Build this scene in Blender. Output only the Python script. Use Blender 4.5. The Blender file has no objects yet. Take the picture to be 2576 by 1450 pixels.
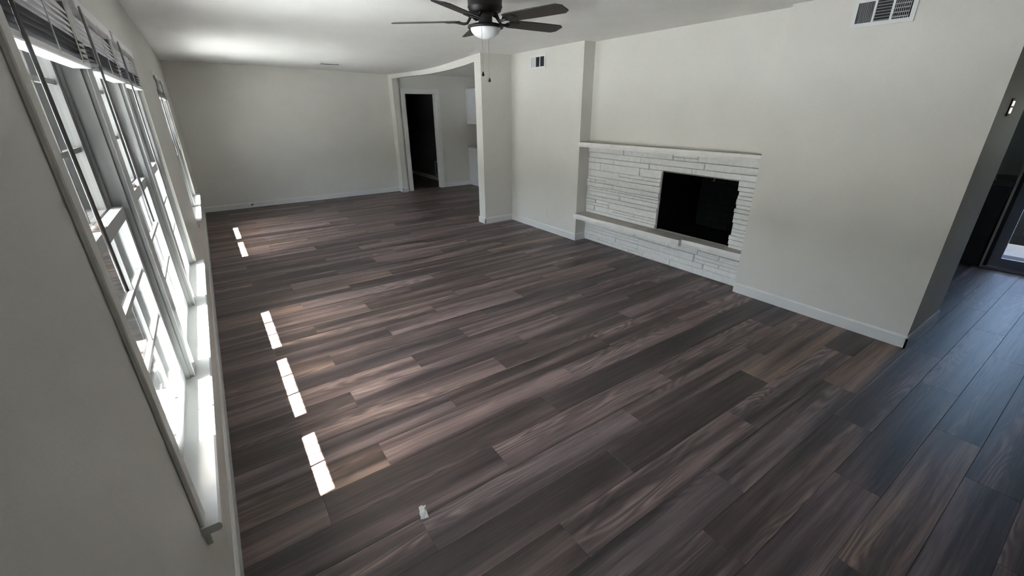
import bpy, bmesh, math, random
from mathutils import Vector, Matrix
random.seed(7)
S = bpy.context.scene
COL = S.collection

# ------------------------------------------------------------------ camera
FPX = 1071.0
CAM = Vector((0.2673, 0.1813, 1.6989))
PITCH, ROLL, YAW = 0.39827, -0.00912, 0.59967
B = Matrix(((1, 0, 0), (0, 0, -1), (0, 1, 0)))
Rz = Matrix(((math.cos(YAW), -math.sin(YAW), 0), (math.sin(YAW), math.cos(YAW), 0), (0, 0, 1)))
Rp = Matrix(((1, 0, 0), (0, math.cos(PITCH), -math.sin(PITCH)), (0, math.sin(PITCH), math.cos(PITCH))))
Rr = Matrix(((math.cos(ROLL), -math.sin(ROLL), 0), (math.sin(ROLL), math.cos(ROLL), 0), (0, 0, 1)))
RC = Rr @ Rp @ B @ Rz
cam = bpy.data.cameras.new('camera'); camo = bpy.data.objects.new('camera', cam); COL.objects.link(camo)
cam.sensor_fit = 'HORIZONTAL'; cam.sensor_width = 36.0; cam.lens = 36.0 * FPX / 2576.0
cam.clip_start = 0.01; cam.clip_end = 200
camo.matrix_world = Matrix((( RC[0][0], -RC[1][0], -RC[2][0], CAM.x),
                            ( RC[0][1], -RC[1][1], -RC[2][1], CAM.y),
                            ( RC[0][2], -RC[1][2], -RC[2][2], CAM.z), (0, 0, 0, 1)))
S.camera = camo

# ------------------------------------------------------------------ sky, sun, exposure
W = bpy.data.worlds.new('sky'); S.world = W; W.use_nodes = True
bg = W.node_tree.nodes['Background']; bg.inputs['Strength'].default_value = 0.30
sky = W.node_tree.nodes.new('ShaderNodeTexSky'); sky.sky_type = 'NISHITA'; sky.sun_disc = False
sky.sun_elevation = math.atan2(1, math.hypot(.54, .07)); sky.sun_rotation = math.radians(262.6)
sky.dust_density = 6.0; sky.air_density = 1.0; sky.ozone_density = 1.0
W.node_tree.links.new(sky.outputs[0], bg.inputs['Color'])
SUN_DIR = Vector((0.54, 0.07, -1.0)).normalized()
sl = bpy.data.lights.new('sun', 'SUN'); sl.energy = 21.0; sl.angle = 0.0093; sl.color = (1.0, 0.985, 0.96)
so = bpy.data.objects.new('sun', sl); COL.objects.link(so)
so.rotation_euler = SUN_DIR.to_track_quat('-Z', 'Y').to_euler(); so.location = (-6, 0, 9)
vs = S.view_settings
S.display_settings.display_device = 'sRGB'
vs.view_transform = 'Standard'; vs.look = 'None'; vs.gamma = 1.0; vs.use_curve_mapping = False
vs.exposure = 3.45
cy = S.cycles
cy.use_denoising = True
cy.max_bounces = 14; cy.diffuse_bounces = 8; cy.glossy_bounces = 6; cy.transparent_max_bounces = 24; cy.transmission_bounces = 8
cy.caustics_reflective = False; cy.caustics_refractive = False
cy.sample_clamp_indirect = 12.0

# ------------------------------------------------------------------ materials
def mat(name):
    m = bpy.data.materials.new(name); m.use_nodes = True
    nt = m.node_tree; return m, nt, nt.nodes['Principled BSDF']
def N(nt, typ, **kw):
    n = nt.nodes.new(typ)
    for k, v in kw.items(): setattr(n, k, v)
    return n
def L(nt, a, b): nt.links.new(a, b)
def simple(name, col, rough=0.5, metal=0.0, spec=0.5, bump=0.0, bscale=80.0, vary=0.0, vscale=3.0):
    m, nt, p = mat(name)
    p.inputs['Base Color'].default_value = (*col, 1); p.inputs['Roughness'].default_value = rough
    p.inputs['Metallic'].default_value = metal; p.inputs['Specular IOR Level'].default_value = spec
    tc = N(nt, 'ShaderNodeTexCoord')
    if vary > 0:
        nz = N(nt, 'ShaderNodeTexNoise'); nz.inputs['Scale'].default_value = vscale; nz.inputs['Detail'].default_value = 4
        L(nt, tc.outputs['Object'], nz.inputs['Vector'])
        mr = N(nt, 'ShaderNodeMapRange'); mr.inputs[1].default_value = .3; mr.inputs[2].default_value = .7
        mr.inputs[3].default_value = 1 - vary; mr.inputs[4].default_value = 1 + vary
        L(nt, nz.outputs['Fac'], mr.inputs[0])
        mx = N(nt, 'ShaderNodeMixRGB', blend_type='MULTIPLY'); mx.inputs['Fac'].default_value = 1
        mx.inputs['Color1'].default_value = (*col, 1); L(nt, mr.outputs[0], mx.inputs['Color2'])
        L(nt, mx.outputs[0], p.inputs['Base Color'])
    if bump > 0:
        nb = N(nt, 'ShaderNodeTexNoise'); nb.inputs['Scale'].default_value = bscale; nb.inputs['Detail'].default_value = 5
        L(nt, tc.outputs['Object'], nb.inputs['Vector'])
        bp = N(nt, 'ShaderNodeBump'); bp.inputs['Strength'].default_value = bump; bp.inputs['Distance'].default_value = .004
        L(nt, nb.outputs['Fac'], bp.inputs['Height']); L(nt, bp.outputs[0], p.inputs['Normal'])
    return m

M = {}
M['wall'] = simple('wall_paint', (.67, .66, .625), .55, bump=.22, bscale=110, vary=.02)
M['bedwall'] = simple('dimmed_bedroom_wall', (.16, .16, .175), .7)  # gloom of the unlit room put into the wall colour
M['ceiling'] = simple('ceiling_paint', (.80, .80, .785), .7, bump=.3, bscale=60, vary=.02)
M['trim'] = simple('trim_paint', (.70, .71, .71), .38, bump=.05, bscale=30)
M['frame'] = simple('window_frame_paint', (.46, .465, .47), .38, vary=.04, vscale=9)
M['frameout'] = simple('darkened_outer_frame', (.10, .10, .098), .5, vary=.06, vscale=9)  # outer frame darkened in colour to offset the strong daylight on it
M['jambgrey'] = simple('darkened_jamb_grey', (.23, .23, .23), .42, vary=.05, vscale=9)  # jambs and upper sashes darkened so daylight does not blow them out
M['stone'] = simple('painted_stone', (.74, .75, .75), .5, bump=.9, bscale=30, vary=.07, vscale=22)
M['ledgetop'] = simple('dimmed_beige_ledge', (.40, .375, .325), .6, bump=.4, bscale=45, vary=.10, vscale=7)  # weaker light on upward faces put into a darker beige
M['hearth'] = simple('painted_ledge', (.74, .74, .73), .5, bump=.5, bscale=45, vary=.06, vscale=9)
M['grout'] = simple('mortar', (.58, .58, .57), .9, bump=.3)
M['firelining'] = simple('black_firebrick', (.003, .003, .0035), .9, spec=.08, bump=.4, bscale=20, vary=.3)  # near-black lining for the firebox faces
M['brick'] = simple('black_brick', (.005, .006, .0065), .9, spec=.08, bump=.4, bscale=40, vary=.2)  # near-black bricks on the firebox back
M['steel'] = simple('dark_steel', (.25, .24, .23), .4, .9)
M['bronze'] = simple('dark_bronze', (.012, .011, .011), .42, .3, vary=.1)
M['blade'] = simple('dark_walnut_blade', (.020, .016, .015), .45, vary=.25, vscale=20)
M['bowl'] = simple('frosted_bowl', (.80, .82, .86), .35, vary=.02)
M['chain'] = simple('chain_metal', (.30, .28, .25), .4, .8)
M['vent'] = simple('vent_enamel', (.68, .70, .72), .4)
M['louver'] = simple('vent_louver', (.30, .31, .34), .4)
M['dark'] = simple('duct_shade', (.02, .02, .022), .8)  # flat dark sheets stand in for the shade inside a duct
M['plate'] = simple('plate_plastic', (.68, .68, .66), .35)
M['slot'] = simple('socket_slot', (.03, .03, .03), .5)
M['blind'] = simple('blind_slat_white', (.78, .78, .80), .4)
M['slatshade'] = simple('shade_slat', (.045, .042, .048), .5)  # underside shade of the lower slats put into their colour
M['wand'] = simple('backlit_wand', (.22, .215, .22), .25)  # clear wand, its backlit darkness put into the colour
M['cord'] = simple('ladder_cord', (.6, .6, .6), .8)
M['lock'] = simple('sash_lock', (.33, .28, .24), .4, .3)
M['cab'] = simple('white_cabinet', (.66, .68, .72), .35)
M['counter'] = simple('kitchen_counter', (.35, .35, .35), .3, vary=.3, vscale=40)
M['splash'] = simple('backsplash', (.42, .44, .45), .35)
M['darkcab'] = simple('dark_cabinet', (.035, .033, .031), .45, vary=.15)
M['granite'] = simple('dark_granite', (.05, .05, .052), .18, vary=.4, vscale=90)
M['black'] = simple('black_enamel', (.018, .019, .022), .22)
M['ovenglass'] = simple('oven_glass', (.03, .033, .04), .06)
M['chrome'] = simple('brushed_steel', (.55, .56, .58), .28, 1.0)
M['bluedoor'] = simple('grey_door_paint', (.30, .33, .40), .35)
M['fence'] = simple('shade_black_boards', (.008, .008, .008), .9, spec=.1, vary=.2)  # near black, so the boards carry their shade in the colour
M['porch'] = simple('porch_concrete', (.13, .13, .135), .8, vary=.15, vscale=2)
M['grass'] = simple('dry_lawn', (.030, .031, .022), .95, vary=.3, vscale=6)
M['concrete'] = simple('pale_concrete', (.34, .34, .345), .9, bump=.3, vary=.06, vscale=1.5)
M['soffit'] = simple('soffit_paint', (.40, .39, .38), .6)
M['brickout'] = simple('added_brick', (.16, .145, .135), .8, bump=.4, vary=.15)
M['subfloor'] = simple('subfloor', (.03, .026, .024), .9)
M['nub'] = simple('black_rubber', (.01, .01, .01), .5)

def glass_mat():
    m, nt, p = mat('window_glass'); nt.nodes.remove(p)
    out = nt.nodes['Material Output']
    tr = N(nt, 'ShaderNodeBsdfTransparent'); tr.inputs[0].default_value = (.93, .96, .95, 1)
    gl = N(nt, 'ShaderNodeBsdfGlossy'); gl.inputs['Roughness'].default_value = .02
    lw = N(nt, 'ShaderNodeLayerWeight'); lw.inputs['Blend'].default_value = .5      # Schlick: .04 + .96 (1 - cos)^5
    pw = N(nt, 'ShaderNodeMath', operation='POWER'); pw.inputs[1].default_value = 5; L(nt, lw.outputs['Facing'], pw.inputs[0])
    fr = N(nt, 'ShaderNodeMath', operation='MULTIPLY_ADD'); fr.inputs[1].default_value = .96; fr.inputs[2].default_value = .04; L(nt, pw.outputs[0], fr.inputs[0])
    mx = N(nt, 'ShaderNodeMixShader')
    L(nt, fr.outputs[0], mx.inputs[0]); L(nt, tr.outputs[0], mx.inputs[1]); L(nt, gl.outputs[0], mx.inputs[2])
    L(nt, mx.outputs[0], out.inputs['Surface']); return m
M['glass'] = glass_mat()
def screen_mat():
    # screens added to dim the grazing view; woven mesh: the gap between wires closes up at grazing angles: T = (1 - w)(1 - w / cos)
    m, nt, p = mat('added_insect_screen'); nt.nodes.remove(p); out = nt.nodes['Material Output']
    w = .14
    lw = N(nt, 'ShaderNodeLayerWeight'); lw.inputs['Blend'].default_value = .5
    c = N(nt, 'ShaderNodeMath', operation='SUBTRACT'); c.inputs[0].default_value = 1.0; L(nt, lw.outputs['Facing'], c.inputs[1])
    cm_ = N(nt, 'ShaderNodeMath', operation='MAXIMUM'); cm_.inputs[1].default_value = .02; L(nt, c.outputs[0], cm_.inputs[0])
    q = N(nt, 'ShaderNodeMath', operation='DIVIDE'); q.inputs[0].default_value = w; L(nt, cm_.outputs[0], q.inputs[1])
    t = N(nt, 'ShaderNodeMath', operation='SUBTRACT', use_clamp=True); t.inputs[0].default_value = 1.0; L(nt, q.outputs[0], t.inputs[1])
    t2 = N(nt, 'ShaderNodeMath', operation='MULTIPLY'); t2.inputs[1].default_value = 1 - w; L(nt, t.outputs[0], t2.inputs[0])
    tr = N(nt, 'ShaderNodeBsdfTransparent'); df = N(nt, 'ShaderNodeBsdfDiffuse'); df.inputs[0].default_value = (.030, .031, .033, 1)
    mx = N(nt, 'ShaderNodeMixShader'); L(nt, t2.outputs[0], mx.inputs[0]); L(nt, df.outputs[0], mx.inputs[1]); L(nt, tr.outputs[0], mx.inputs[2])
    L(nt, mx.outputs[0], out.inputs['Surface']); return m
M['screen'] = screen_mat()
def film_mat():
    m, nt, p = mat('clear_plastic_film')
    p.inputs['Base Color'].default_value = (.75, .82, .84, 1); p.inputs['Roughness'].default_value = .15
    p.inputs['Alpha'].default_value = .55
    return m
M['film'] = film_mat()
def lit_mat():
    m, nt, p = mat('lit_indicator')
    p.inputs['Base Color'].default_value = (.6, .5, .5, 1)
    p.inputs['Emission Color'].default_value = (1, .80, .78, 1); p.inputs['Emission Strength'].default_value = .16
    return m
M['lit'] = lit_mat()

def plank_mat():
    m, nt, p = mat('vinyl_plank')
    tc = N(nt, 'ShaderNodeTexCoord'); oi = N(nt, 'ShaderNodeObjectInfo'); ge = N(nt, 'ShaderNodeNewGeometry')
    rsum = N(nt, 'ShaderNodeMath', operation='ADD'); L(nt, oi.outputs['Random'], rsum.inputs[0]); L(nt, ge.outputs['Random Per Island'], rsum.inputs[1])
    off = N(nt, 'ShaderNodeVectorMath', operation='SCALE'); off.inputs[0].default_value = (31.7, 17.3, 5.1); L(nt, rsum.outputs[0], off.inputs['Scale'])
    ad = N(nt, 'ShaderNodeVectorMath', operation='ADD'); L(nt, tc.outputs['Object'], ad.inputs[0]); L(nt, off.outputs[0], ad.inputs[1])
    wn = N(nt, 'ShaderNodeTexWhiteNoise', noise_dimensions='1D'); L(nt, rsum.outputs[0], wn.inputs['W'])
    def stretch(sx, sy):
        mp = N(nt, 'ShaderNodeMapping'); mp.inputs['Scale'].default_value = (sx, sy, 1); L(nt, ad.outputs[0], mp.inputs['Vector']); return mp
    def noise(sx, sy, det, rough=.55, dist=0):
        n = N(nt, 'ShaderNodeTexNoise'); n.inputs['Scale'].default_value = 1; n.inputs['Detail'].default_value = det
        n.inputs['Roughness'].default_value = rough; n.inputs['Distortion'].default_value = dist
        L(nt, stretch(sx, sy).outputs[0], n.inputs['Vector']); return n
    def remap(sock, a0, a1, b0, b1, smooth=False):
        r = N(nt, 'ShaderNodeMapRange'); r.inputs[1].default_value = a0; r.inputs[2].default_value = a1; r.inputs[3].default_value = b0; r.inputs[4].default_value = b1
        if smooth: r.interpolation_type = 'SMOOTHSTEP'
        L(nt, sock, r.inputs[0]); return r.outputs[0]
    def mth(op, x, y):
        n = N(nt, 'ShaderNodeMath', operation=op)
        for k, q in enumerate((x, y)):
            if isinstance(q, (int, float)): n.inputs[k].default_value = q
            else: L(nt, q, n.inputs[k])
        return n.outputs[0]
    broad = noise(.42, 9.5, 2, .5, .15)      # wide tan and charcoal bands that run the length of a board
    mid = noise(1.4, 42, 4, .65)              # narrower streaks
    fine = noise(4.5, 170, 4, .7)              # pores
    cont = noise(.85, 7.5, 2, .4, .3)        # field whose contours make the cathedral figure
    band = remap(mth('ADD', broad.outputs['Fac'], remap(wn.outputs['Value'], 0, 1, -.10, .10)), .32, .70, 0, 1, True)
    fig = remap(mth('SINE', mth('MULTIPLY', cont.outputs['Fac'], 105.0), 0), -1, 1, -.5, .5)
    where = remap(noise(.7, 3.0, 1).outputs['Fac'], .47, .62, .10, 1.0, True)
    amp = mth('MULTIPLY', mth('MULTIPLY', band, where), .52)
    e0 = mth('ADD', mth('MULTIPLY', band, .62), mth('MULTIPLY', fig, amp))
    e1 = mth('ADD', e0, remap(mid.outputs['Fac'], .32, .68, -.07, .24))
    ev = mth('ADD', e1, remap(fine.outputs['Fac'], .32, .68, -.13, .11))
    cr = N(nt, 'ShaderNodeValToRGB'); el = cr.color_ramp.elements
    el[0].position = .0; el[0].color = (0.0307, 0.0238, 0.0238, 1)
    el[1].position = 1.0; el[1].color = (0.3286, 0.2517, 0.2182, 1)
    for pos, col in ((.16, (0.0562, 0.0423, 0.0422)), (.36, (0.0954, 0.0712, 0.0708)), (.58, (0.1569, 0.1187, 0.1154)), (.80, (0.2332, 0.1767, 0.1630))):
        x = el.new(pos); x.color = (*col, 1)
    L(nt, ev, cr.inputs[0])
    wn2 = N(nt, 'ShaderNodeTexWhiteNoise', noise_dimensions='1D'); ofs = N(nt, 'ShaderNodeMath', operation='ADD'); ofs.inputs[1].default_value = 7.7; L(nt, rsum.outputs[0], ofs.inputs[0]); L(nt, ofs.outputs[0], wn2.inputs['W'])
    tint = N(nt, 'ShaderNodeValToRGB'); te = tint.color_ramp.elements; te[0].position = 0; te[0].color = (.86, .88, .92, 1); te[1].position = 1; te[1].color = (1.16, 1.06, .88, 1)
    q = te.new(.55); q.color = (1.02, .97, .96, 1); q = te.new(.82); q.color = (1.04, 1.0, .95, 1); L(nt, wn2.outputs['Value'], tint.inputs[0])
    tm = N(nt, 'ShaderNodeMixRGB', blend_type='MULTIPLY'); tm.inputs['Fac'].default_value = 1; L(nt, cr.outputs[0], tm.inputs['Color1']); L(nt, tint.outputs[0], tm.inputs['Color2'])
    L(nt, tm.outputs[0], p.inputs['Base Color'])
    rr = N(nt, 'ShaderNodeMapRange'); rr.inputs[3].default_value = .36; rr.inputs[4].default_value = .54; L(nt, fine.outputs['Fac'], rr.inputs[0])
    L(nt, rr.outputs[0], p.inputs['Roughness'])
    bp = N(nt, 'ShaderNodeBump'); bp.inputs['Strength'].default_value = .25; bp.inputs['Distance'].default_value = .0012
    L(nt, fine.outputs['Fac'], bp.inputs['Height']); L(nt, bp.outputs[0], p.inputs['Normal'])
    return m
M['plank'] = plank_mat()

# ------------------------------------------------------------------ mesh helpers
class MB:
    def __init__(s): s.v = []; s.f = []; s.sm = []
    def add(s, vs, fs, smooth=False):
        o = len(s.v); s.v += [tuple(x) for x in vs]
        for f in fs: s.f.append([i + o for i in f]); s.sm.append(smooth)
    def box(s, x0, x1, y0, y1, z0, z1):
        v = [(x, y, z) for z in (z0, z1) for y in (y0, y1) for x in (x0, x1)]
        s.add(v, [(0, 2, 3, 1), (4, 5, 7, 6), (0, 1, 5, 4), (2, 6, 7, 3), (0, 4, 6, 2), (1, 3, 7, 5)]); return s
    def prism(s, pts, axis, a, b):
        # pts: 2-D outline in the two other axes (counter-clockwise), extruded along axis
        n = len(pts)
        def mk(p, t):
            if axis == 'x': return (t, p[0], p[1])
            if axis == 'y': return (p[0], t, p[1])
            return (p[0], p[1], t)
        v = [mk(p, a) for p in pts] + [mk(p, b) for p in pts]
        f = [tuple(range(n))[::-1], tuple(range(n, 2 * n))] + [(i, (i + 1) % n, n + (i + 1) % n, n + i) for i in range(n)]
        s.add(v, f); return s
    def lathe(s, prof, cx=0, cy=0, seg=32):
        v = []; f = []; n = len(prof)
        for i in range(seg):
            a = 2 * math.pi * i / seg
            for r, z in prof: v.append((cx + r * math.cos(a), cy + r * math.sin(a), z))
        for i in range(seg):
            j = (i + 1) % seg
            for k in range(n - 1): f.append((i * n + k, j * n + k, j * n + k + 1, i * n + k + 1))
        s.add(v, f, True); return s
    def tube(s, pts, r, seg=8):
        pts = [Vector(p) for p in pts]; v = []; f = []
        rs = r if isinstance(r, (list, tuple)) else [r] * len(pts)
        for i, p in enumerate(pts):
            t = (pts[min(i + 1, len(pts) - 1)] - pts[max(i - 1, 0)]).normalized()
            u = t.cross(Vector((0, 0, 1)) if abs(t.z) < .9 else Vector((1, 0, 0))).normalized(); w = t.cross(u)
            for k in range(seg):
                a = 2 * math.pi * k / seg; v.append(p + rs[i] * (math.cos(a) * u + math.sin(a) * w))
        for i in range(len(pts) - 1):
            for k in range(seg):
                l = (k + 1) % seg; f.append((i * seg + k, i * seg + l, (i + 1) * seg + l, (i + 1) * seg + k))
        f.append(tuple(range(seg))[::-1]); f.append(tuple(range((len(pts) - 1) * seg, len(pts) * seg)))
        s.add(v, f, True); return s
    def mesh(s, name, m, bevel=0, seg=1):
        me = bpy.data.meshes.new(name); me.from_pydata(s.v, [], s.f); me.update()
        bm = bmesh.new(); bm.from_mesh(me)
        bmesh.ops.recalc_face_normals(bm, faces=bm.faces)
        for fc, sm in zip(bm.faces, s.sm): fc.smooth = sm
        if bevel > 0:
            bmesh.ops.bevel(bm, geom=list(bm.edges), offset=bevel, segments=seg, affect='EDGES', profile=.5)
        bm.to_mesh(me); bm.free(); me.materials.append(M[m]); return me
    def build(s, name, m, parent=None, bevel=0, seg=1):
        me = s.mesh(name, m, bevel, seg)
        return link(name, me, parent)
def link(name, me, parent=None):
    o = bpy.data.objects.new(name, me); COL.objects.link(o)
    if parent is not None: o.parent = parent
    return o
def tag(o, label=None, cat=None, group=None, kind=None):
    if label: o['label'] = label
    if cat: o['category'] = cat
    if group: o['group'] = group
    if kind: o['kind'] = kind
    return o
def empty(name, loc=(0, 0, 0)):
    o = bpy.data.objects.new(name, None); COL.objects.link(o); o.location = loc; o.empty_display_size = .1; return o
def at(o, x, y, z): o.location = (x, y, z); return o
def copy_tree(o, parent=None):
    c = o.copy(); COL.objects.link(c)
    if parent is not None: c.parent = parent
    for ch in list(o.children): copy_tree(ch, c)
    return c
def struct(o): o['kind'] = 'structure'; return o

# ------------------------------------------------------------------ dimensions
H = 2.435
YF = 9.707            # far wall
XP = 3.716            # kitchen opening wall
XW = 4.237            # fireplace wall, far stretch
XA = 4.416            # alcove back
XN = 4.300            # fireplace wall, near stretch
YP, YP2 = 5.956, 6.135
YA, YN, YE = 4.424, 2.160, 0.817
TB, HB = 0.013, 0.095
TOP = 2.62
WIN = [(1.50, 4.40, 3), (6.20, 8.13, 2)]
ZS, ZH = 0.555, 2.09
YK = 9.55             # kitchen back wall
YB = -2.4

def ceil_z(x, y):
    # the old ceiling sags along the kitchen header and rides up at the window end
    tab = [(5.956, 2.428), (6.366, 2.402), (6.789, 2.378), (7.3, 2.354), (7.784, 2.343), (8.724, 2.354), (9.586, 2.376), (9.8, 2.38)]
    if y <= tab[0][0]: zr = tab[0][1] if y > 5 else H
    if y <= 5: return H + (.011 if x > 4.3 else 0) * 0
    if y <= tab[0][0]:
        t = (y - 5) / (tab[0][0] - 5); zr = H * (1 - t) + tab[0][1] * t
    else:
        zr = tab[-1][1]
        for (a, za), (b, zb) in zip(tab, tab[1:]):
            if a <= y <= b: zr = za + (zb - za) * (y - a) / (b - a); break
    zl = H + max(0, (y - 6)) / 3.7 * .035
    t = min(max(x / XP, 0), 1)
    return zl + (zr - zl) * t ** 1.25

# ------------------------------------------------------------------ outside
struct(MB().box(-40, 40, -40, 45, -.45, -.30).build('ground', 'concrete'))
eave = MB()
eave.box(-.83, -.22, -3, 12.5, 2.37, 2.39); eave.box(-.85, -.83, -3, 12.5, 2.36, 2.55); eave.box(-.86, 8.6, -3, 12.5, 2.62, 2.75); eave.box(-.86, -.2, -3, 12.5, 2.5, 2.64)
struct(eave.build('roof_eave', 'soffit'))
struct(MB().box(-5.0, -.22, 9.9, 10.1, -.30, 2.62).build('wall_added_wing', 'brickout'))  # unseen wing, added to block the bright outdoors along the wall
struct(MB().box(-.76, -.48, 1.50, 1.80, -.30, 2.36).build('wall_added_pier', 'brickout', bevel=.006))  # unseen pier, added to keep sun off the near end of the patch

# ------------------------------------------------------------------ walls
wl = MB(); X0 = -.22
ya = YB - .12
for (a, b, n) in WIN:
    wl.box(X0, 0, ya, a, -.3, TOP); wl.box(X0, 0, a, b, -.3, ZS - .03); wl.box(X0, 0, a, b, ZH, TOP); ya = b
wl.box(X0, 0, ya, YF + 3, -.3, TOP)
struct(wl.build('wall_left', 'wall'))
struct(MB().box(0, XP, YF, YF + .12, -.3, TOP).build('wall_far', 'wall'))
wr = MB()
wr.box(XN, 5.10, YE, YN, -.3, TOP)                       # near block
wr.box(XW, 5.10, YA, YP, -.3, TOP)                       # far block
FB = (2.36, 3.25, .385, 1.05)
wr.box(XA + .012, 5.10, YN, FB[0], -.3, 1.24); wr.box(XA + .012, 5.10, FB[1], YA, -.3, 1.24)
wr.box(XA + .012, 5.10, FB[0], FB[1], -.3, FB[2]); wr.box(XA + .012, 5.10, FB[0], FB[1], FB[3], 1.24)
wr.box(XA, 5.10, YN, YA, 1.24, TOP); wr.box(5.02, 5.10, FB[0], FB[1], FB[2], FB[3])
struct(wr.build('wall_right', 'wall'))
# partition and the dropped header over the kitchen opening
pm = MB(); pm.box(XP, XW + .9, YP, YP2, -.3, TOP)
pm.box(XP, XP + .115, 9.50, YF + .12, -.3, TOP)
ys = [YP2, 6.4, 6.8, 7.2, 7.6, 8.0, 8.4, 8.8, 9.2, 9.50]
dz = [.090, .096, .094, .088, .082, .078, .072, .070, .075, .080]
v = []; f = []
for y, d in zip(ys, dz):
    zb = ceil_z(XP, y) - d
    v += [(XP, y, zb), (XP + .115, y, zb), (XP + .115, y, TOP), (XP, y, TOP)]
for i in range(len(ys) - 1):
    for k in range(4): f.append((4 * i + k, 4 * i + (k + 1) % 4, 4 * i + 4 + (k + 1) % 4, 4 * i + 4 + k))
pm.add(v, f)
struct(pm.build('wall_partition', 'wall'))
# kitchen and dark room behind it
DX0, DX1, DH = 3.97, 4.69, 2.03
kw = MB(); kw.box(XP + .115, DX0, YK, YK + .12, -.3, TOP); kw.box(DX1, 6.17, YK, YK + .12, -.3, TOP); kw.box(DX0, DX1, YK, YK + .12, DH, TOP)
struct(kw.build('wall_kitchen', 'wall'))
struct(MB().box(6.05, 6.17, YP, YK, -.3, TOP).build('wall_side', 'wall'))
struct(MB().box(XW + .9, 6.05, YP, YP2, -.3, TOP).build('wall_front', 'wall'))
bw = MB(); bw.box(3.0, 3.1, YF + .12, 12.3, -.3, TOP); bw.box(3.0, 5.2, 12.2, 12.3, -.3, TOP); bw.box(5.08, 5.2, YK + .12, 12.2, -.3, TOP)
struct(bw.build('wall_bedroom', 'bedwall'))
struct(MB().box(7.90, 8.02, .935, 2.5, -.3, TOP).build('wall_end', 'wall')); struct(MB().box(5.10, 7.90, 2.4, 2.5, -.3, TOP).build('wall_back', 'wall'))
DY0, DY1 = .12, .915
hw = MB(); hw.box(7.23, 7.40, -1.42, DY0, -.3, TOP); hw.box(7.23, 7.40, DY0, DY1, 2.06, TOP); hw.box(7.23, 7.40, DY0, DY1, -.3, -.0125); hw.box(7.235, 8.02, DY1, .935, -.3, TOP)
struct(hw.build('wall_hall', 'wall'))
hs = MB(); hs.box(5.35, 7.23, -1.42, -1.3, -.3, TOP); hs.box(5.35, 5.47, YB, -1.3, -.3, TOP)
struct(hs.build('wall_corridor', 'wall'))
struct(MB().box(-.22, 5.35, YB - .12, YB, -.3, TOP).build('wall_near', 'wall'))

# ceiling: one gently sagging sheet with thickness
cm = MB(); nx, ny = 34, 60; v = []; f = []
for j in range(ny + 1):
    for i in range(nx + 1):
        x = -.05 + 8.0 * i / nx; y = YB - .05 + (12.35 - YB) * j / ny
        v.append((x, y, ceil_z(x, y)))
for j in range(ny):
    for i in range(nx):
        a = j * (nx + 1) + i; f.append((a, a + nx + 1, a + nx + 2, a + 1))
cm.add(v, f, True); cm.box(-.2, 8.0, YB - .1, 12.3, 2.58, 2.62)
struct(cm.build('ceiling', 'ceiling'))

# ------------------------------------------------------------------ floor: every plank its own board
fl = struct(MB().box(-.2, 8.1, YB - .1, 12.4, -.3, -.0125).build('floor', 'subfloor'))
PW, PL = .19, 1.325
OFF = {0: .69, 1: 1.19, 2: .355}
def vis(x0, x1, y0, y1):
    best = 0
    for u in (.05, .5, .95):
        for w in (.1, .9):
            d = RC @ (Vector((x0 + (x1 - x0) * u, y0 + (y1 - y0) * w, 0)) - CAM)
            if d.z <= .1: continue
            px, py = 1288 + FPX * d.x / d.z, 725 + FPX * d.y / d.z
            if -40 < px < 2616 and -40 < py < 1490: best += 1 / d.z ** 2
    return best * (x1 - x0)
cand = []
for r in range(-34, 58):
    y0 = 1.36 + r * PW; y1 = y0 + PW
    if y1 > 12.3 or y0 < YB - .2: continue
    x = OFF[r % 3] - PL
    while x < 7.9:
        a, b = max(x, .002), min(x + PL, 7.9)
        if y0 > 6.1: b = min(b, 6.05)
        if y1 < 1.0: b = min(b, 7.228)
        if b - a > .05 and not (a > XN + .05 and b < 5.08 and .85 < y0 and y1 < 5.9):
            if y0 > .9 and y1 < 5.95 and a < XA < b: b = min(b, XA)
            cand.append((vis(a, b, y0, y1), a, b, y0, y1))
        x += PL
cand.sort(reverse=True)
G = .0005
cache = {}
def plank_box(mb, a, b, y0, y1, z):
    mb.box(a + G, b - G, y0 + G, y1 - G, -.0125, z)
for k, (sc, a, b, y0, y1) in enumerate(cand[:296]):
    key = round(b - a, 2)
    cx, cyy = (a + b) / 2, (y0 + y1) / 2
    if key not in cache:
        mb = MB(); plank_box(mb, -(b - a) / 2, (b - a) / 2, -PW / 2, PW / 2, 0); cache[key] = mb.mesh('plank', 'plank', bevel=.0008)
    o = link('plank', cache[key], fl); o.location = (cx, cyy, random.uniform(-.0004, 0))
mb = MB()
for (sc, a, b, y0, y1) in cand[296:]: plank_box(mb, a, b, y0, y1, 0)
tag(mb.build('plank_field', 'plank', fl), kind='stuff')

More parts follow.
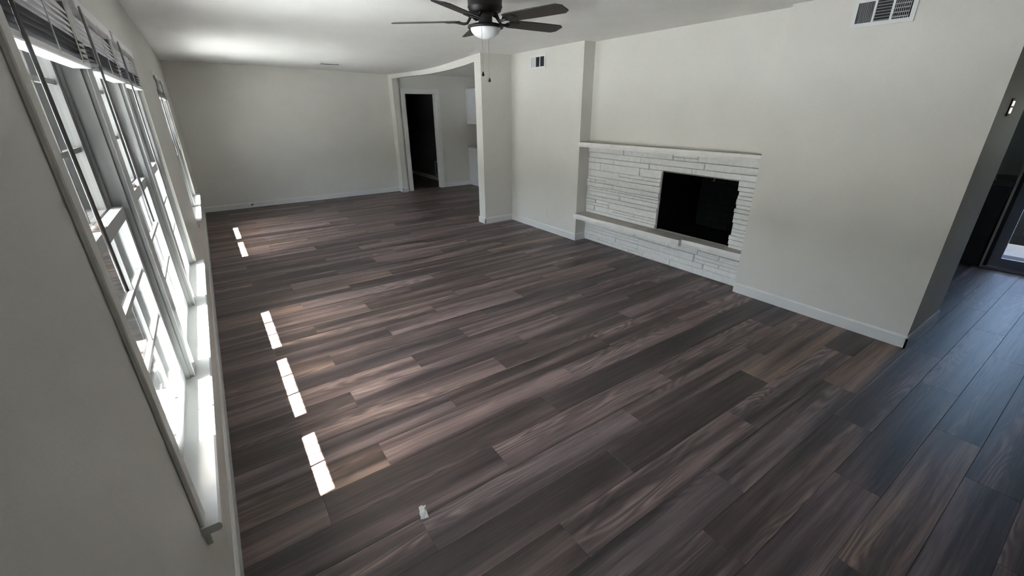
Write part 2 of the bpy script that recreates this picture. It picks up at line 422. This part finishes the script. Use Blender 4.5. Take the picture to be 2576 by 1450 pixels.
# ------------------------------------------------------------------ baseboards
def bb_profile(t): return [(0, 0), (t, 0), (t, HB - .012), (t * .45, HB), (0, HB)]
def bb_run(mb, p, q):
    # p->q along the wall foot, room on the left-hand side
    p, q = Vector((*p, 0)), Vector((*q, 0)); d = (q - p).normalized(); n = Vector((-d.y, d.x, 0))
    pr = bb_profile(TB); k = len(pr)
    v = [p + n * a + Vector((0, 0, z)) for a, z in pr] + [q + n * a + Vector((0, 0, z)) for a, z in pr]
    mb.add(v, [tuple(range(k))[::-1], tuple(range(k, 2 * k))] + [(i, (i + 1) % k, k + (i + 1) % k, k + i) for i in range(k)])
def baseboard(name, *runs):
    mb = MB()
    for p, q in runs: bb_run(mb, p, q)
    return struct(mb.build(name, 'trim'))
baseboard('baseboard_left', ((0, YF), (0, YB)))
baseboard('baseboard_far', ((XP, YF), (0, YF)))
baseboard('baseboard_stub', ((XP, 9.50 - TB), (XP, YF)), ((XP + .115 + TB, 9.50), (XP - TB, 9.50)))
baseboard('baseboard_partition', ((XW, YP), (XP - TB, YP)), ((XP, YP - TB), (XP, YP2 + TB)), )
baseboard('baseboard_right', ((XW, YA), (XW, YP)), ((XA, YA), (XW - TB, YA)))
baseboard('baseboard_chimney', ((XN, YE - TB), (XN, YN)), ((5.10, YE), (XN - TB, YE)))
baseboard('baseboard_kitchen', ((6.05, YK), (DX1 + .09, YK)))
baseboard('baseboard_bedroom', ((5.08, 9.67), (5.08, 12.2)), ((5.08, 12.2), (3.1, 12.2)))

# ------------------------------------------------------------------ kitchen doorway casing (opening without a leaf)
d1 = struct(empty('door_1', (DX0, YK, 0)))
def child_box(name, m, par, x0, x1, y0, y1, z0, z1, bevel=.003):
    o = MB().box(x0, x1, y0, y1, z0, z1).build(name, m, par, bevel=bevel)
    o.matrix_parent_inverse = Matrix.Translation(par.location).inverted(); return o
child_box('casing_side', 'trim', d1, DX0 - .085, DX0, YK - .018, YK, 0, DH)
child_box('casing_side', 'trim', d1, DX1, DX1 + .085, YK - .018, YK, 0, DH)
child_box('casing_head', 'trim', d1, DX0 - .085, DX1 + .085, YK - .018, YK, DH, DH + .085)
child_box('jamb', 'trim', d1, DX0 - .001, DX0 + .018, YK - .01, YK + .13, 0, DH)
child_box('jamb', 'trim', d1, DX1 - .018, DX1 + .001, YK - .01, YK + .13, 0, DH)
child_box('jamb_head', 'trim', d1, DX0, DX1, YK - .01, YK + .13, DH - .018, DH + .001)

# ------------------------------------------------------------------ windows
UW = .955
def sash(par, name, x, y0, y1, z0, z1, bot, top, fm, stile=.05):
    t = .034
    fr = MB(); fr.box(x - t, x, y0, y0 + stile, z0, z1); fr.box(x - t, x, y1 - stile, y1, z0, z1)
    fr.box(x - t, x, y0 + stile, y1 - stile, z0, z0 + bot); fr.box(x - t, x, y0 + stile, y1 - stile, z1 - top, z1)
    s = fr.build(name, fm, par)
    gy0, gy1, gz0, gz1 = y0 + stile, y1 - stile, z0 + bot, z1 - top
    g = MB().box(x - t / 2 - .0015, x - t / 2 + .0015, gy0 - .004, gy1 + .004, gz0 - .004, gz1 + .004).build('pane', 'glass', s)
    for k in (1, 2):
        yy = gy0 + (gy1 - gy0) * k / 3; zz = gz0 + (gz1 - gz0) * k / 3 + (.036 if z0 < 1 and k == 1 else .015 if z0 < 1 else 0)
        MB().box(x - t / 2 - .006, x - t / 2 + .007, yy - .006, yy + .006, gz0, gz1).build('muntin', fm, s)
        MB().box(x - t / 2 - .007, x - t / 2 + .0095, gy0, gy1, zz - .008, zz + .008).build('muntin', fm, s)
    return s
def blind(y0, y1, label, wand_dy):
    """raised two inch slat blind inside the recess"""
    xb = -.022; zt = ZH - .004
    b = empty('window_blind', (xb, (y0 + y1) / 2, zt)); h = (y1 - y0) / 2 - .008
    tag(b, label, 'blind', 'raised slat blinds in the window recesses')
    MB().box(-.026, .026, -h, h, -.045, 0).build('headrail', 'blind', b, bevel=.003)
    def slat(z, ang, sm='blind'):
        c, s_ = math.cos(ang) * .025, math.sin(ang) * .025
        nx_, nz_ = -math.sin(ang) * .0014, math.cos(ang) * .0014
        MB().prism([(-c - nx_, z - s_ - nz_), (c - nx_, z + s_ - nz_), (c + nx_, z + s_ + nz_), (-c + nx_, z - s_ + nz_)], 'y', -h, h).build('slat', sm, b)
    for k in range(5): slat(-.060 - .019 * k, -1.12)
    for k in range(4): slat(-.163 - .0165 * k, -.12, 'slatshade')
    MB().box(-.026, .026, -h, h, -.245, -.227).build('bottom_rail', 'blind', b, bevel=.003)
    for yy in (-h + .13, 0, h - .13):
        MB().box(.026, .0275, yy - .007, yy + .007, -.235, -.04).build('ladder_tape', 'cord', b)
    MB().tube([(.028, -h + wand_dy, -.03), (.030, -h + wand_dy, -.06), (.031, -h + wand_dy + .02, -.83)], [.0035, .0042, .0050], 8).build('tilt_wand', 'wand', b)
    return b
for wi, (a, b, n) in enumerate(WIN):
    w = struct(empty('window_%d' % (wi + 1), (0, 0, 0)))
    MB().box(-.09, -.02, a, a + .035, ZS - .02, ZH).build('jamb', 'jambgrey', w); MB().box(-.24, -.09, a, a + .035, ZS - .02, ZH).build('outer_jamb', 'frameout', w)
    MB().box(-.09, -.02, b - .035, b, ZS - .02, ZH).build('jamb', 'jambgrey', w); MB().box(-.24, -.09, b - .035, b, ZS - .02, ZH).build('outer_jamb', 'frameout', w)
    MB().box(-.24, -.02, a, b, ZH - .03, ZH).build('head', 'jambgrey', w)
    MB().prism([(-.29, ZS - .06), (-.03, ZS - .06), (-.03, ZS - .004), (-.29, ZS - .035)], 'y', a - .03, b + .03).build('outer_sill', 'frame', w)
    pitch = (b - a + .01) / n
    for k in range(1, n):
        yc = a - .005 + pitch * k
        MB().box(-.09, -.015, yc - .05, yc + .05, ZS - .02, ZH).build('mullion', 'jambgrey', w); MB().box(-.015, -.009, yc - .05, yc + .05, ZS, ZH).build('mullion_cap', 'frame', w, bevel=.002); MB().box(-.24, -.09, yc - .05, yc + .05, ZS - .02, ZH).build('outer_mullion', 'frameout', w)  # lighter cap faces the room, sides are darkened against daylight
    for k in range(n):
        y0 = a - .005 + pitch * k + (.05 if k else .04); y1 = a - .005 + pitch * (k + 1) - (.05 if k < n - 1 else .04)
        # parting stops and outer blind stop (the grooves that stripe each jamb)
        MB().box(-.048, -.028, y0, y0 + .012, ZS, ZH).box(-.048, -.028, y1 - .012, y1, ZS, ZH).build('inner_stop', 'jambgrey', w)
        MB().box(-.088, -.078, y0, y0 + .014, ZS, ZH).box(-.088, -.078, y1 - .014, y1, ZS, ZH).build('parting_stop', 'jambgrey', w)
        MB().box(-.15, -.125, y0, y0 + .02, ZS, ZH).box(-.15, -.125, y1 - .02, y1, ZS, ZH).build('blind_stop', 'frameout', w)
        lo = sash(w, 'lower_sash', -.046, y0 + .002, y1 - .002, ZS + .002, 1.362, .085, .045, 'frame')
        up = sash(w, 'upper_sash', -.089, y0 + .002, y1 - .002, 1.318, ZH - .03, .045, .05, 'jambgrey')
        sc_ = MB().box(-.1345, -.1260, y0 + .02, y0 + .04, ZS + .01, ZH - .03).box(-.1345, -.1260, y1 - .04, y1 - .02, ZS + .01, ZH - .03).box(-.1345, -.1260, y0 + .04, y1 - .04, ZS + .01, ZS + .03).box(-.1345, -.1260, y0 + .04, y1 - .04, ZH - .05, ZH - .03).build('added_screen_frame', 'frameout', w)
        sm_ = MB(); sm_.add([(-.130, y0 + .03, ZS + .02), (-.130, y1 - .03, ZS + .02), (-.130, y1 - .03, ZH - .04), (-.130, y0 + .03, ZH - .04)], [(0, 1, 2, 3)]); sm_.build('added_screen_mesh', 'screen', sc_)
        lk = MB(); yc = (y0 + y1) / 2
        lk.lathe([(0, 1.362), (.016, 1.362), (.016, 1.372), (.010, 1.378), (0, 1.378)], -.062, yc, 12); lk.box(-.068, -.056, yc - .005, yc + .045, 1.372, 1.379); lk.box(-.085, -.045, yc - .028, yc + .028, 1.3615, 1.3655)
        lk.build('sash_lock', 'lock', lo)
    MB().prism([(-.047, ZS - .03), (.045, ZS - .03), (.052, ZS - .022), (.052, ZS - .006), (.046, ZS), (-.047, ZS)], 'y', a - .06, b + .06).build('stool', 'trim', w)
    MB().box(0, .016, a - .045, b + .045, ZS - .085, ZS - .03).build('apron', 'wall', w, bevel=.002)
    if wi == 0: MB().box(0, .013, a - .055, a + .004, ZS, ZH + .06).build('casing', 'wall', w, bevel=.003)
    names = ['nearest of the three blinds', 'middle of the three blinds', 'far blind of the three'] if wi == 0 else ['nearer blind', 'blind beside the far corner']
    for k in range(n):
        y0 = a - .005 + pitch * k + (.05 if k else .012); y1 = a - .005 + pitch * (k + 1) - (.05 if k < n - 1 else .012)
        where_ = ' in the near triple window' if wi == 0 else ' in the far window'
        blind(y0, y1, 'raised white slat blind, ' + names[k] + where_, .10 if not (wi == 0 and k == 1) else .05)

# ------------------------------------------------------------------ fireplace
fp = empty('fireplace', (XA, (YN + YA) / 2, 0))
tag(fp, 'white painted ledgestone fireplace with dark open firebox and raised hearth', 'fireplace')
FPI = Matrix.Translation(fp.location).inverted()
def fpart(o): o.parent = fp; o.matrix_parent_inverse = FPI; return o
def stone(y0, y1, z0, z1):
    g = .0019; d = random.uniform(.010, .028)
    xf = XA + .008 - d; xb = XA + .014
    j = lambda s=.0035: random.uniform(-s, s)
    y0 += g; y1 -= g; z0 += g * .8; z1 -= g * .8
    if z1 - z0 < .008 or y1 - y0 < .01: return
    ym = (y0 + y1) / 2 + j(.02)
    c = .005
    front = [(xf + abs(j()), y0 + c + j(), z0 + c * .7 + j(.002)), (xf - abs(j(.004)), ym, z0 + c * .7 + j(.003)), (xf + abs(j()), y1 - c + j(), z0 + c * .7 + j(.002)),
             (xf + abs(j()), y1 - c + j(), z1 - c * .7 + j(.002)), (xf - abs(j(.004)), ym + j(.01), z1 - c * .7 + j(.003)), (xf + abs(j()), y0 + c + j(), z1 - c * .7 + j(.002))]
    ring = [(xf + .008, y0, z0), (xf + .008, ym, z0 + j(.001)), (xf + .008, y1, z0), (xf + .008, y1, z1), (xf + .008, ym, z1 + j(.001)), (xf + .008, y0, z1)]
    back = [(xb, p[1], p[2]) for p in ring]
    mb = MB(); v = front + ring + back
    fs = [(0, 1, 4, 5), (1, 2, 3, 4)]
    for o in (0, 6):
        for i in range(6): fs.append((o + i, o + (i + 1) % 6, o + 6 + (i + 1) % 6, o + 6 + i))
    mb.add(v, fs)
    fpart(mb.build('stone', 'stone'))
def courses(y0, y1, z0, z1, lo=.042, hi=.088, lmin=.24, lmax=.85, ragged=None):
    z = z0
    while z < z1 - .012:
        h = random.uniform(lo, hi)
        if z1 - z - h < lo * .8: h = z1 - z
        y = y0
        while y < y1 - .01:
            l = random.uniform(lmin, lmax)
            if y1 - y - l < lmin * .6: l = y1 - y
            ye = y + l; jl = jr = 0
            if ragged and abs(y - y0) < 1e-6 and 'lo' in ragged: jl = random.uniform(-.010, .004)
            if ragged and abs(ye - y1) < 1e-6 and 'hi' in ragged: jr = random.uniform(-.004, .014)
            if h > .062 and random.random() < .40 and l > .2:
                zm = z + h * random.uniform(.42, .58); sp = y + l * random.uniform(.35, .65)
                if random.random() < .5: stone(y + jl, ye + jr, z, zm); stone(y + jl, sp, zm, z + h); stone(sp, ye + jr, zm, z + h)
                else: stone(y + jl, ye + jr, zm, z + h); stone(y + jl, sp, z, zm); stone(sp, ye + jr, z, zm)
            else: stone(y + jl, ye + jr, z, z + h)
            y = ye
        z += h
courses(FB[1] + .004, YA - .002, .385, FB[3], ragged='lo')
courses(YN - .02, FB[0] - .002, .385, FB[3], lo=.034, hi=.06, lmin=.25, lmax=.4, ragged='hi')
courses(YN - .02, YA - .002, FB[3], 1.245, lo=.055, hi=.075, lmin=.3, lmax=.8)
courses(YN - .02, YA - .002, .005, .315, lo=.045, hi=.085, lmin=.3, lmax=.9)
fpart(MB().box(XA + .006, XA + .03, YN, FB[0] - .010, 0, 1.245).box(XA + .006, XA + .03, FB[1] + .014, YA, 0, 1.245).box(XA + .006, XA + .03, FB[0], FB[1], 0, FB[2]).box(XA + .006, XA + .03, FB[0], FB[1], FB[3], 1.245).build('mortar_bed', 'grout'))
def slab(name, m, x0, x1, y0, y1, z0, z1, rough=.004, xn=None):
    xl = x0
    n = max(4, int((y1 - y0) / .12)); v = []; f = []
    for i in range(n + 1):
        y = y0 + (y1 - y0) * i / n; x0 = xl if xn is None else xn + (xl - xn) * i / n; j = random.uniform(-rough, rough); k = random.uniform(-rough, rough) * .5
        v += [(x1, y, z0), (x0 + j + .004, y, z0 + k), (x0 + j, y, (z0 + z1) / 2), (x0 + j + .004, y, z1 + k * .5), (x1, y, z1)]
    for i in range(n):
        for q in range(5): f.append((5 * i + q, 5 * i + (q + 1) % 5, 5 * i + 5 + (q + 1) % 5, 5 * i + 5 + q))
    f += [(0, 1, 2, 3, 4), tuple(5 * n + q for q in (4, 3, 2, 1, 0))]
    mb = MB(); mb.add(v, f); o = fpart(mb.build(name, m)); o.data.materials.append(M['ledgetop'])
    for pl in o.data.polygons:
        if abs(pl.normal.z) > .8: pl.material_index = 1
    return o
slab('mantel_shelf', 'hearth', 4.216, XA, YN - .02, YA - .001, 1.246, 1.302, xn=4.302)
fpart(MB().box(4.214, XW, YA - .002, YA + .014, 1.247, 1.300).build('mantel_horn', 'hearth', bevel=.003))
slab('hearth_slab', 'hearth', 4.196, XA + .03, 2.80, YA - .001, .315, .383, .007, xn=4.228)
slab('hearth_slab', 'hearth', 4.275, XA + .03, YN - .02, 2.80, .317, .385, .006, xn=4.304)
fpart(MB().box(4.196, XW, YA - .002, YA + .022, .317, .381).build('hearth_horn', 'hearth', bevel=.004))
# firebox: brick lined recess, floor, lintel bar and damper handle
fx = 4.98
fpart(MB().box(fx, fx + .03, FB[0], FB[1], FB[2], FB[3]).build('firebox_back', 'firelining'))
fpart(MB().prism([(XA + .015, FB[0] - .01), (fx, FB[0] - .01), (fx, FB[0] + .14), (XA + .015, FB[0] + .004)], 'z', FB[2], FB[3] + .01).build('firebox_side', 'firelining'))
fpart(MB().prism([(XA + .015, FB[1] - .004), (fx, FB[1] - .14), (fx, FB[1] + .01), (XA + .015, FB[1] + .01)], 'z', FB[2], FB[3] + .01).build('firebox_side', 'firelining'))
fpart(MB().box(XA + .05, fx, FB[0], FB[1], FB[2] - .02, FB[2] + .004).build('firebox_floor', 'firelining'))
fpart(MB().box(XA + .015, fx, FB[0], FB[1], FB[3] - .004, FB[3] + .02).build('firebox_top', 'firelining'))
bk = 0
for r in range(9):
    z0 = FB[2] + .008 + r * .072
    y = FB[0] + .14 - (r % 2) * .1
    while y < FB[1] - .14:
        a, b2 = max(y, FB[0] + .14), min(y + .2, FB[1] - .14)
        if b2 - a > .03:
            fpart(MB().box(fx - .008 - random.uniform(0, .003), fx + .01, a + .004, b2 - .004, z0 + .003, z0 + .067).build('brick', 'brick', bevel=.003))
        y += .2
fpart(MB().box(XA + .02, XA + .10, FB[0] - .02, FB[1] + .02, FB[3] - .012, FB[3] - .003).build('lintel_bar', 'steel'))
fpart(MB().tube([(XA + .07, 2.66, FB[3] - .01), (XA + .06, 2.66, FB[3] - .035), (XA + .045, 2.66, FB[3] - .045)], .006, 6).build('damper_handle', 'steel'))

# ------------------------------------------------------------------ ceiling fan
FX, FY, ZB = 2.093, 3.153, 2.269
fan = empty('ceiling_fan', (FX, FY, H))
tag(fan, 'dark bronze five-blade ceiling fan with white bowl light and two pull chains', 'ceiling fan')
o_ = -H
MB().lathe([(0, 2.44 + o_), (.118, 2.44 + o_), (.120, 2.40 + o_), (.118, 2.36 + o_), (.122, 2.352 + o_), (.117, 2.344 + o_), (.110, 2.325 + o_), (.085, 2.312 + o_), (.05, 2.308 + o_), (0, 2.308 + o_)], seg=40).build('motor_housing', 'bronze', fan)
MB().lathe([(0, 2.312 + o_), (.047, 2.312 + o_), (.049, 2.30 + o_), (.049, 2.262 + o_), (.046, 2.250 + o_), (0, 2.25 + o_)], seg=28).build('switch_housing', 'bronze', fan)
MB().lathe([(0, 2.252 + o_), (.05, 2.252 + o_), (.10, 2.249 + o_), (.122, 2.243 + o_), (.127, 2.235 + o_), (.125, 2.226 + o_), (.116, 2.222 + o_), (.112, 2.226 + o_), (0, 2.226 + o_)], seg=40).build('light_fitter', 'bronze', fan)
bowlp = [(.106, 2.228 + o_)] + [(.106 * math.cos(t) ** 1.15, 2.226 - .068 * math.sin(t) + o_) for t in [i * math.pi / 20 for i in range(11)]]
bowlp[-1] = (0, 2.158 + o_)
MB().lathe(bowlp, seg=40).build('light_bowl', 'bowl', fan)
# blades
def blade_mesh():
    mb = MB(); t = .003
    out = [(.185, -.050), (.215, -.062), (.45, -.068), (.625, -.068), (.660, -.040), (.660, .040), (.625, .068), (.45, .068), (.215, .062), (.185, .050)]
    mb.prism(out, 'z', -t, t); return mb.mesh('blade', 'blade', bevel=.0012)
def arm_mesh():
    mb = MB()
    mb.tube([(.070, 0, .046), (.095, 0, .036), (.112, 0, .012), (.128, 0, -.010), (.150, 0, -.014), (.175, 0, -.010), (.200, 0, -.006)], [.011, .010, .009, .009, .009, .009, .008], 8)
    mb.prism([(.165, -.018), (.200, -.046), (.262, -.040), (.285, 0), (.262, .040), (.200, .046), (.165, .018)], 'z', -.0085, -.0032)
    for q in ((.205, -.026), (.205, .026), (.255, 0)): mb.lathe([(0, -.0115), (.005, -.0110), (.006, -.0085), (0, -.008)], q[0], q[1], 8)
    return mb.mesh('blade_arm', 'bronze')
bm_, am_ = blade_mesh(), arm_mesh()
for k in range(5):
    a = math.radians(142.5 - 72 * k)
    bl = link('blade', bm_, fan); bl.location = (0, 0, ZB - H)
    bl.rotation_euler = (Matrix.Rotation(a, 3, 'Z') @ Matrix.Rotation(math.radians(-12), 3, 'X')).to_euler()
    ar = link('blade_arm', am_, bl)
nrm = Vector((FX - CAM.x, FY - CAM.y, 0)).normalized(); lat = Vector((-nrm.y, nrm.x, 0))
for (l, dep, zend) in ((.026, -.118, 1.930), (-.020, .108, 1.905)):
    p = lat * l + nrm * dep
    mb = MB(); z = 2.235
    mb.tube([(p.x, p.y, 2.240 - H), (p.x, p.y, zend + .01 - H)], .0009, 6)
    nb = int((2.235 - zend) / .012)
    for i in range(nb):
        zc = 2.233 - i * .012 - H
        mb.lathe([(0, zc - .0018), (.0014, zc - .001), (.0017, zc), (.0014, zc + .001), (0, zc + .0018)], p.x, p.y, 6)
    ch = mb.build('pull_chain', 'chain', fan)
    zz = zend - H
    MB().lathe([(0, zz + .014), (.004, zz + .013), (.005, zz + .006), (.0085, zz - .002), (.0095, zz - .008), (.0075, zz - .014), (0, zz - .016)], p.x, p.y, 14).build('pull_knob', 'bronze', ch)

# ------------------------------------------------------------------ registers
def wall_vent(x, yc, zc, w, h, label, style):
    v_ = empty('wall_vent', (x, yc, zc)); tag(v_, label, 'vent', 'three-panel registers high on the fireplace wall')
    b = .026; t = .008
    fr = MB()
    fr.box(-t, 0, -w / 2, w / 2, h / 2 - b, h / 2); fr.box(-t, 0, -w / 2, w / 2, -h / 2, -h / 2 + b)
    fr.box(-t, 0, -w / 2, -w / 2 + b, -h / 2 + b, h / 2 - b); fr.box(-t, 0, w / 2 - b, w / 2, -h / 2 + b, h / 2 - b)
    pw = (w - 2 * b) / 3
    for k in (1, 2): fr.box(-t, 0, -w / 2 + b + pw * k - .007, -w / 2 + b + pw * k + .007, -h / 2 + b, h / 2 - b)
    fr.build('vent_frame', 'vent', v_)
    MB().box(-.0012, 0, -w / 2 + b, w / 2 - b, -h / 2 + b, h / 2 - b).build('duct_shade_sheet', 'dark', v_)
    for k in range(3):
        a = -w / 2 + b + pw * k + .007; e = a + pw - .014
        mode = style[k]
        if mode == 'h':
            n = 7
            for i in range(n):
                z = -h / 2 + b + (h - 2 * b) * (i + .5) / n
                MB().prism([(-.0016, z - .001), (-.0066, z - .007), (-.0072, z - .0062), (-.0022, z + .0002)], 'y', a, e).build('louver', 'louver', v_)
        else:
            n = 8; sgn = {'a': 1, 'l': 1, 'b': -1, 'g': -1}[mode]
            for i in range(n):
                y = a + (e - a) * (i + .5) / n
                MB().prism([(-.0016, y), (-.0016, y + .0008), (-.0068, y + .0008 + sgn * .005), (-.0068, y + sgn * .005)], 'z', -h / 2 + b, h / 2 - b).build('louver', 'vent' if mode == 'l' else 'louver', v_)  # panel turned to the light gets pale enamel, shaded panels grey
            if mode == 'g':
                for i in range(5):
                    z = -h / 2 + b + (h - 2 * b) * (i + .5) / 5
                    MB().box(-.0074, -.0069, a, e, z - .004, z + .004).build('louver', 'louver', v_)
    return v_
wall_vent(XW, 5.318, 2.281, .335, .170, 'small white wall register on the stretch beyond the fireplace', ['b', 'b', 'l'])
wall_vent(XN, 1.550, 2.300, .360, .178, 'larger white wall register at the top right, nearest the camera', ['g', 'h', 'a'])
cvz = ceil_z(2.24, 8.22)
cv = empty('ceiling_vent', (2.24, 8.22, cvz)); tag(cv, 'white ceiling register with dark slots near the far wall', 'vent')
fr = MB(); fr.box(-.175, .175, -.09, -.06, -.010, .004); fr.box(-.175, .175, .06, .09, -.010, .004); fr.box(-.175, -.145, -.06, .06, -.010, .004); fr.box(.145, .175, -.06, .06, -.010, .004)
fr.build('vent_frame', 'vent', cv)
MB().box(-.145, .145, -.06, .06, -.001, .003).build('duct_shade_sheet', 'dark', cv)
for i in range(6):
    y = -.05 + i * .02
    MB().prism([(y, -.001), (y + .001, -.001), (y - .009, -.009), (y - .010, -.009)], 'x', -.145, .145).build('louver', 'dark', cv)  # louvers coloured as duct shade so the slots read dark
# return-air grille in the dark room
rg = empty('return_grille', (5.08, 10.45, .30)); tag(rg, 'return air grille low on the wall inside the dark doorway', 'vent')
fr = MB(); fr.box(-.01, 0, -.24, .24, -.18, -.15); fr.box(-.01, 0, -.24, .24, .15, .18); fr.box(-.01, 0, -.24, -.21, -.15, .15); fr.box(-.01, 0, .21, .24, -.15, .15)
fr.build('vent_frame', 'vent', rg); MB().box(-.001, 0, -.21, .21, -.15, .15).build('duct_shade_sheet', 'dark', rg)
for i in range(12):
    z = -.14 + i * .0245
    MB().prism([(-.002, z), (-.009, z - .012), (-.009, z - .011), (-.002, z + .001)], 'y', -.21, .21).build('louver', 'louver', rg)

# ------------------------------------------------------------------ outlets and wall fittings
def outlet(loc, axis, label):
    e = empty('wall_outlet', loc); tag(e, label, 'outlet', 'white duplex outlets near the floor')
    if axis == 'y': bx = lambda a0, a1, b0, b1, c0, c1: MB().box(b0, b1, -a1, -a0, c0, c1)
    else: bx = lambda a0, a1, b0, b1, c0, c1: MB().box(-a1, -a0, b0, b1, c0, c1)
    bx(0, .006, -.035, .035, -.058, .058).build('cover_plate', 'plate', e, bevel=.002)
    for s in (-1, 1):
        f_ = bx(.006, .0085, -.017, .017, s * .022 - .014, s * .022 + .014).build('socket', 'plate', e, bevel=.001)
        for q in (-.006, .006): bx(.0085, .0089, q - .001, q + .001, s * .022 - .003, s * .022 + .006).build('slot', 'slot', f_)
    return e
outlet((1.885, YF, .265), 'y', 'white outlet on the far wall below the light patch')
outlet((XW, 5.08, .27), 'x', 'white outlet on the short wall between partition and fireplace')
cn = empty('cable_stub', (.765, YF - TB, .052)); tag(cn, 'black cable stub poking out of the far baseboard', 'cable')
MB().tube([(0, 0, 0), (.003, -.018, .002), (.012, -.034, .010), (.020, -.046, .020)], [.011, .011, .010, .006], 8).build('cable_end', 'nub', cn)
sw = empty('wall_control', (4.60, YE, 1.685)); tag(sw, 'dark wall control with two small lit windows on the shaded wall end', 'switch')
MB().box(-.032, .034, -.007, 0, -.056, .050).build('cover_plate', 'darkcab', sw, bevel=.003)
MB().box(-.016, .022, -.0125, -.009, .004, .034).build('indicator', 'lit', sw, bevel=.002)
MB().box(-.020, .018, -.0125, -.009, -.040, -.006).build('indicator', 'lit', sw, bevel=.002)

# ------------------------------------------------------------------ kitchen cabinets seen through the opening
def cabinet(name, label, x0, x1, y0, y1, z0, z1, m, n, knob):
    e = empty(name, (x0, (y0 + y1) / 2, z0)); tag(e, label, 'cabinet')
    d = x1 - x0; h = (y1 - y0) / 2
    MB().box(.02, d, -h, h, 0, z1 - z0).build('body', m, e, bevel=.002)
    for k in range(n):
        a = -h + 2 * h * k / n + .004; b = -h + 2 * h * (k + 1) / n - .004
        dr = MB().box(0, .02, a, b, .004, z1 - z0 - .004)
        fr_ = .06
        dr.box(-.006, 0, a, a + fr_, .004, z1 - z0 - .004); dr.box(-.006, 0, b - fr_, b, .004, z1 - z0 - .004); dr.box(-.006, 0, a + fr_, b - fr_, .004, .004 + fr_); dr.box(-.006, 0, a + fr_, b - fr_, z1 - z0 - .004 - fr_, z1 - z0 - .004)
        dd = dr.build('door', m, e)
        zk = .09 if knob == 'low' else z1 - z0 - .09
        MB().tube([(-.006, b - .03, zk), (-.022, b - .03, zk), (-.028, b - .03, zk)], [.005, .006, .012], 10).build('knob', 'chrome', dd)
    return e
cabinet('upper_cabinet', 'white upper kitchen cabinet glimpsed behind the partition edge', 5.45, 6.05, 7.9, YK - .002, 1.385, 2.13, 'cab', 2, 'low')
cabinet('base_cabinet', 'white base kitchen cabinet glimpsed behind the partition edge', 5.45, 6.05, 7.9, YK - .002, 0, .865, 'cab', 2, 'high')
tag(MB().box(5.43, 6.034, 7.88, YK - .001, .865, .90).build('kitchen_counter', 'counter', bevel=.003), 'narrow grey countertop on the white base cabinet in the back kitchen', 'countertop')
struct(MB().box(6.035, 6.05, 7.9, YK, .90, 1.385).build('trim_1', 'splash'))

# ------------------------------------------------------------------ dark kitchenette at the right edge
cabinet('dark_cabinet', 'dark base cabinet beyond the wall end at the right edge', 7.23, 7.898, .945, 2.39, 0, .885, 'darkcab', 2, 'high')
tag(MB().box(7.20, 7.898, .940, 2.39, .885, .945).build('dark_countertop', 'granite', bevel=.004), 'dark stone countertop beside the glazed back door at the right edge', 'countertop')
# glazed back door: daylight from its shaded yard glances off the hall floor
d2 = struct(empty('door_2', (7.23, .4, 0)))
yc = .4; a_, b_ = DY0 - yc, DY1 - yc
MB().box(-.012, .17, a_, b_, -.012, .022).build('threshold', 'chrome', d2, bevel=.003)
f2 = MB(); f2.box(.02, .15, a_, a_ + .035, .02, 2.06); f2.box(.02, .15, b_ - .03, b_, .02, 2.06); f2.box(.02, .15, a_ + .035, b_ - .03, 2.02, 2.06)
f2.build('door_frame', 'darkcab', d2)
lf = MB(); lf.box(.03, .07, a_ + .037, a_ + .12, .026, 2.018); lf.box(.03, .07, b_ - .115, b_ - .032, .026, 2.018); lf.box(.03, .07, a_ + .12, b_ - .115, .026, .125); lf.box(.03, .07, a_ + .12, b_ - .115, 1.92, 2.018)
lf = lf.build('door_leaf', 'bluedoor', d2)
MB().box(.048, .052, a_ + .11, b_ - .105, .115, 1.93).build('pane', 'glass', lf)
struct(MB().box(7.40, 9.9, -4, 4, -.30, -.14).build('porch_slab', 'porch'))
struct(MB().box(9.9, 40, -40, 40, -.31, -.295).build('lawn', 'grass'))
fn = tag(empty('added_board_fence', (9.45, 0, -.14)), 'low dark board fence added to darken the yard behind the glazed back door', 'fence')  # fence added to keep the view behind the door dark
for k in range(40):
    MB().box(0, .02, -6 + k * .3, -6 + k * .3 + .2985, 0, 1.25 + random.uniform(-.01, .01)).build('board', 'fence', fn)
for z in (.2, .95): MB().box(.02, .06, -6, 6, z, z + .09).build('rail', 'fence', fn)

# ------------------------------------------------------------------ litter on the floor
lt = MB(); random.seed(3); v = []; f = []
for j in range(5):
    for i in range(4):
        v.append(((i - 1.5) * .011 + random.uniform(-.003, .003), (j - 2) * .016 + random.uniform(-.003, .003), .001 + abs(random.gauss(0, .006))))
for j in range(4):
    for i in range(3): a = j * 4 + i; f.append((a, a + 1, a + 5, a + 4))
lt.add(v, f); o = lt.build('plastic_scrap', 'film'); o.location = (.712, 1.565, 0); o.rotation_euler = (0, 0, -.25)
tag(o, 'crumpled scrap of clear plastic film lying on the dark floor', 'litter')
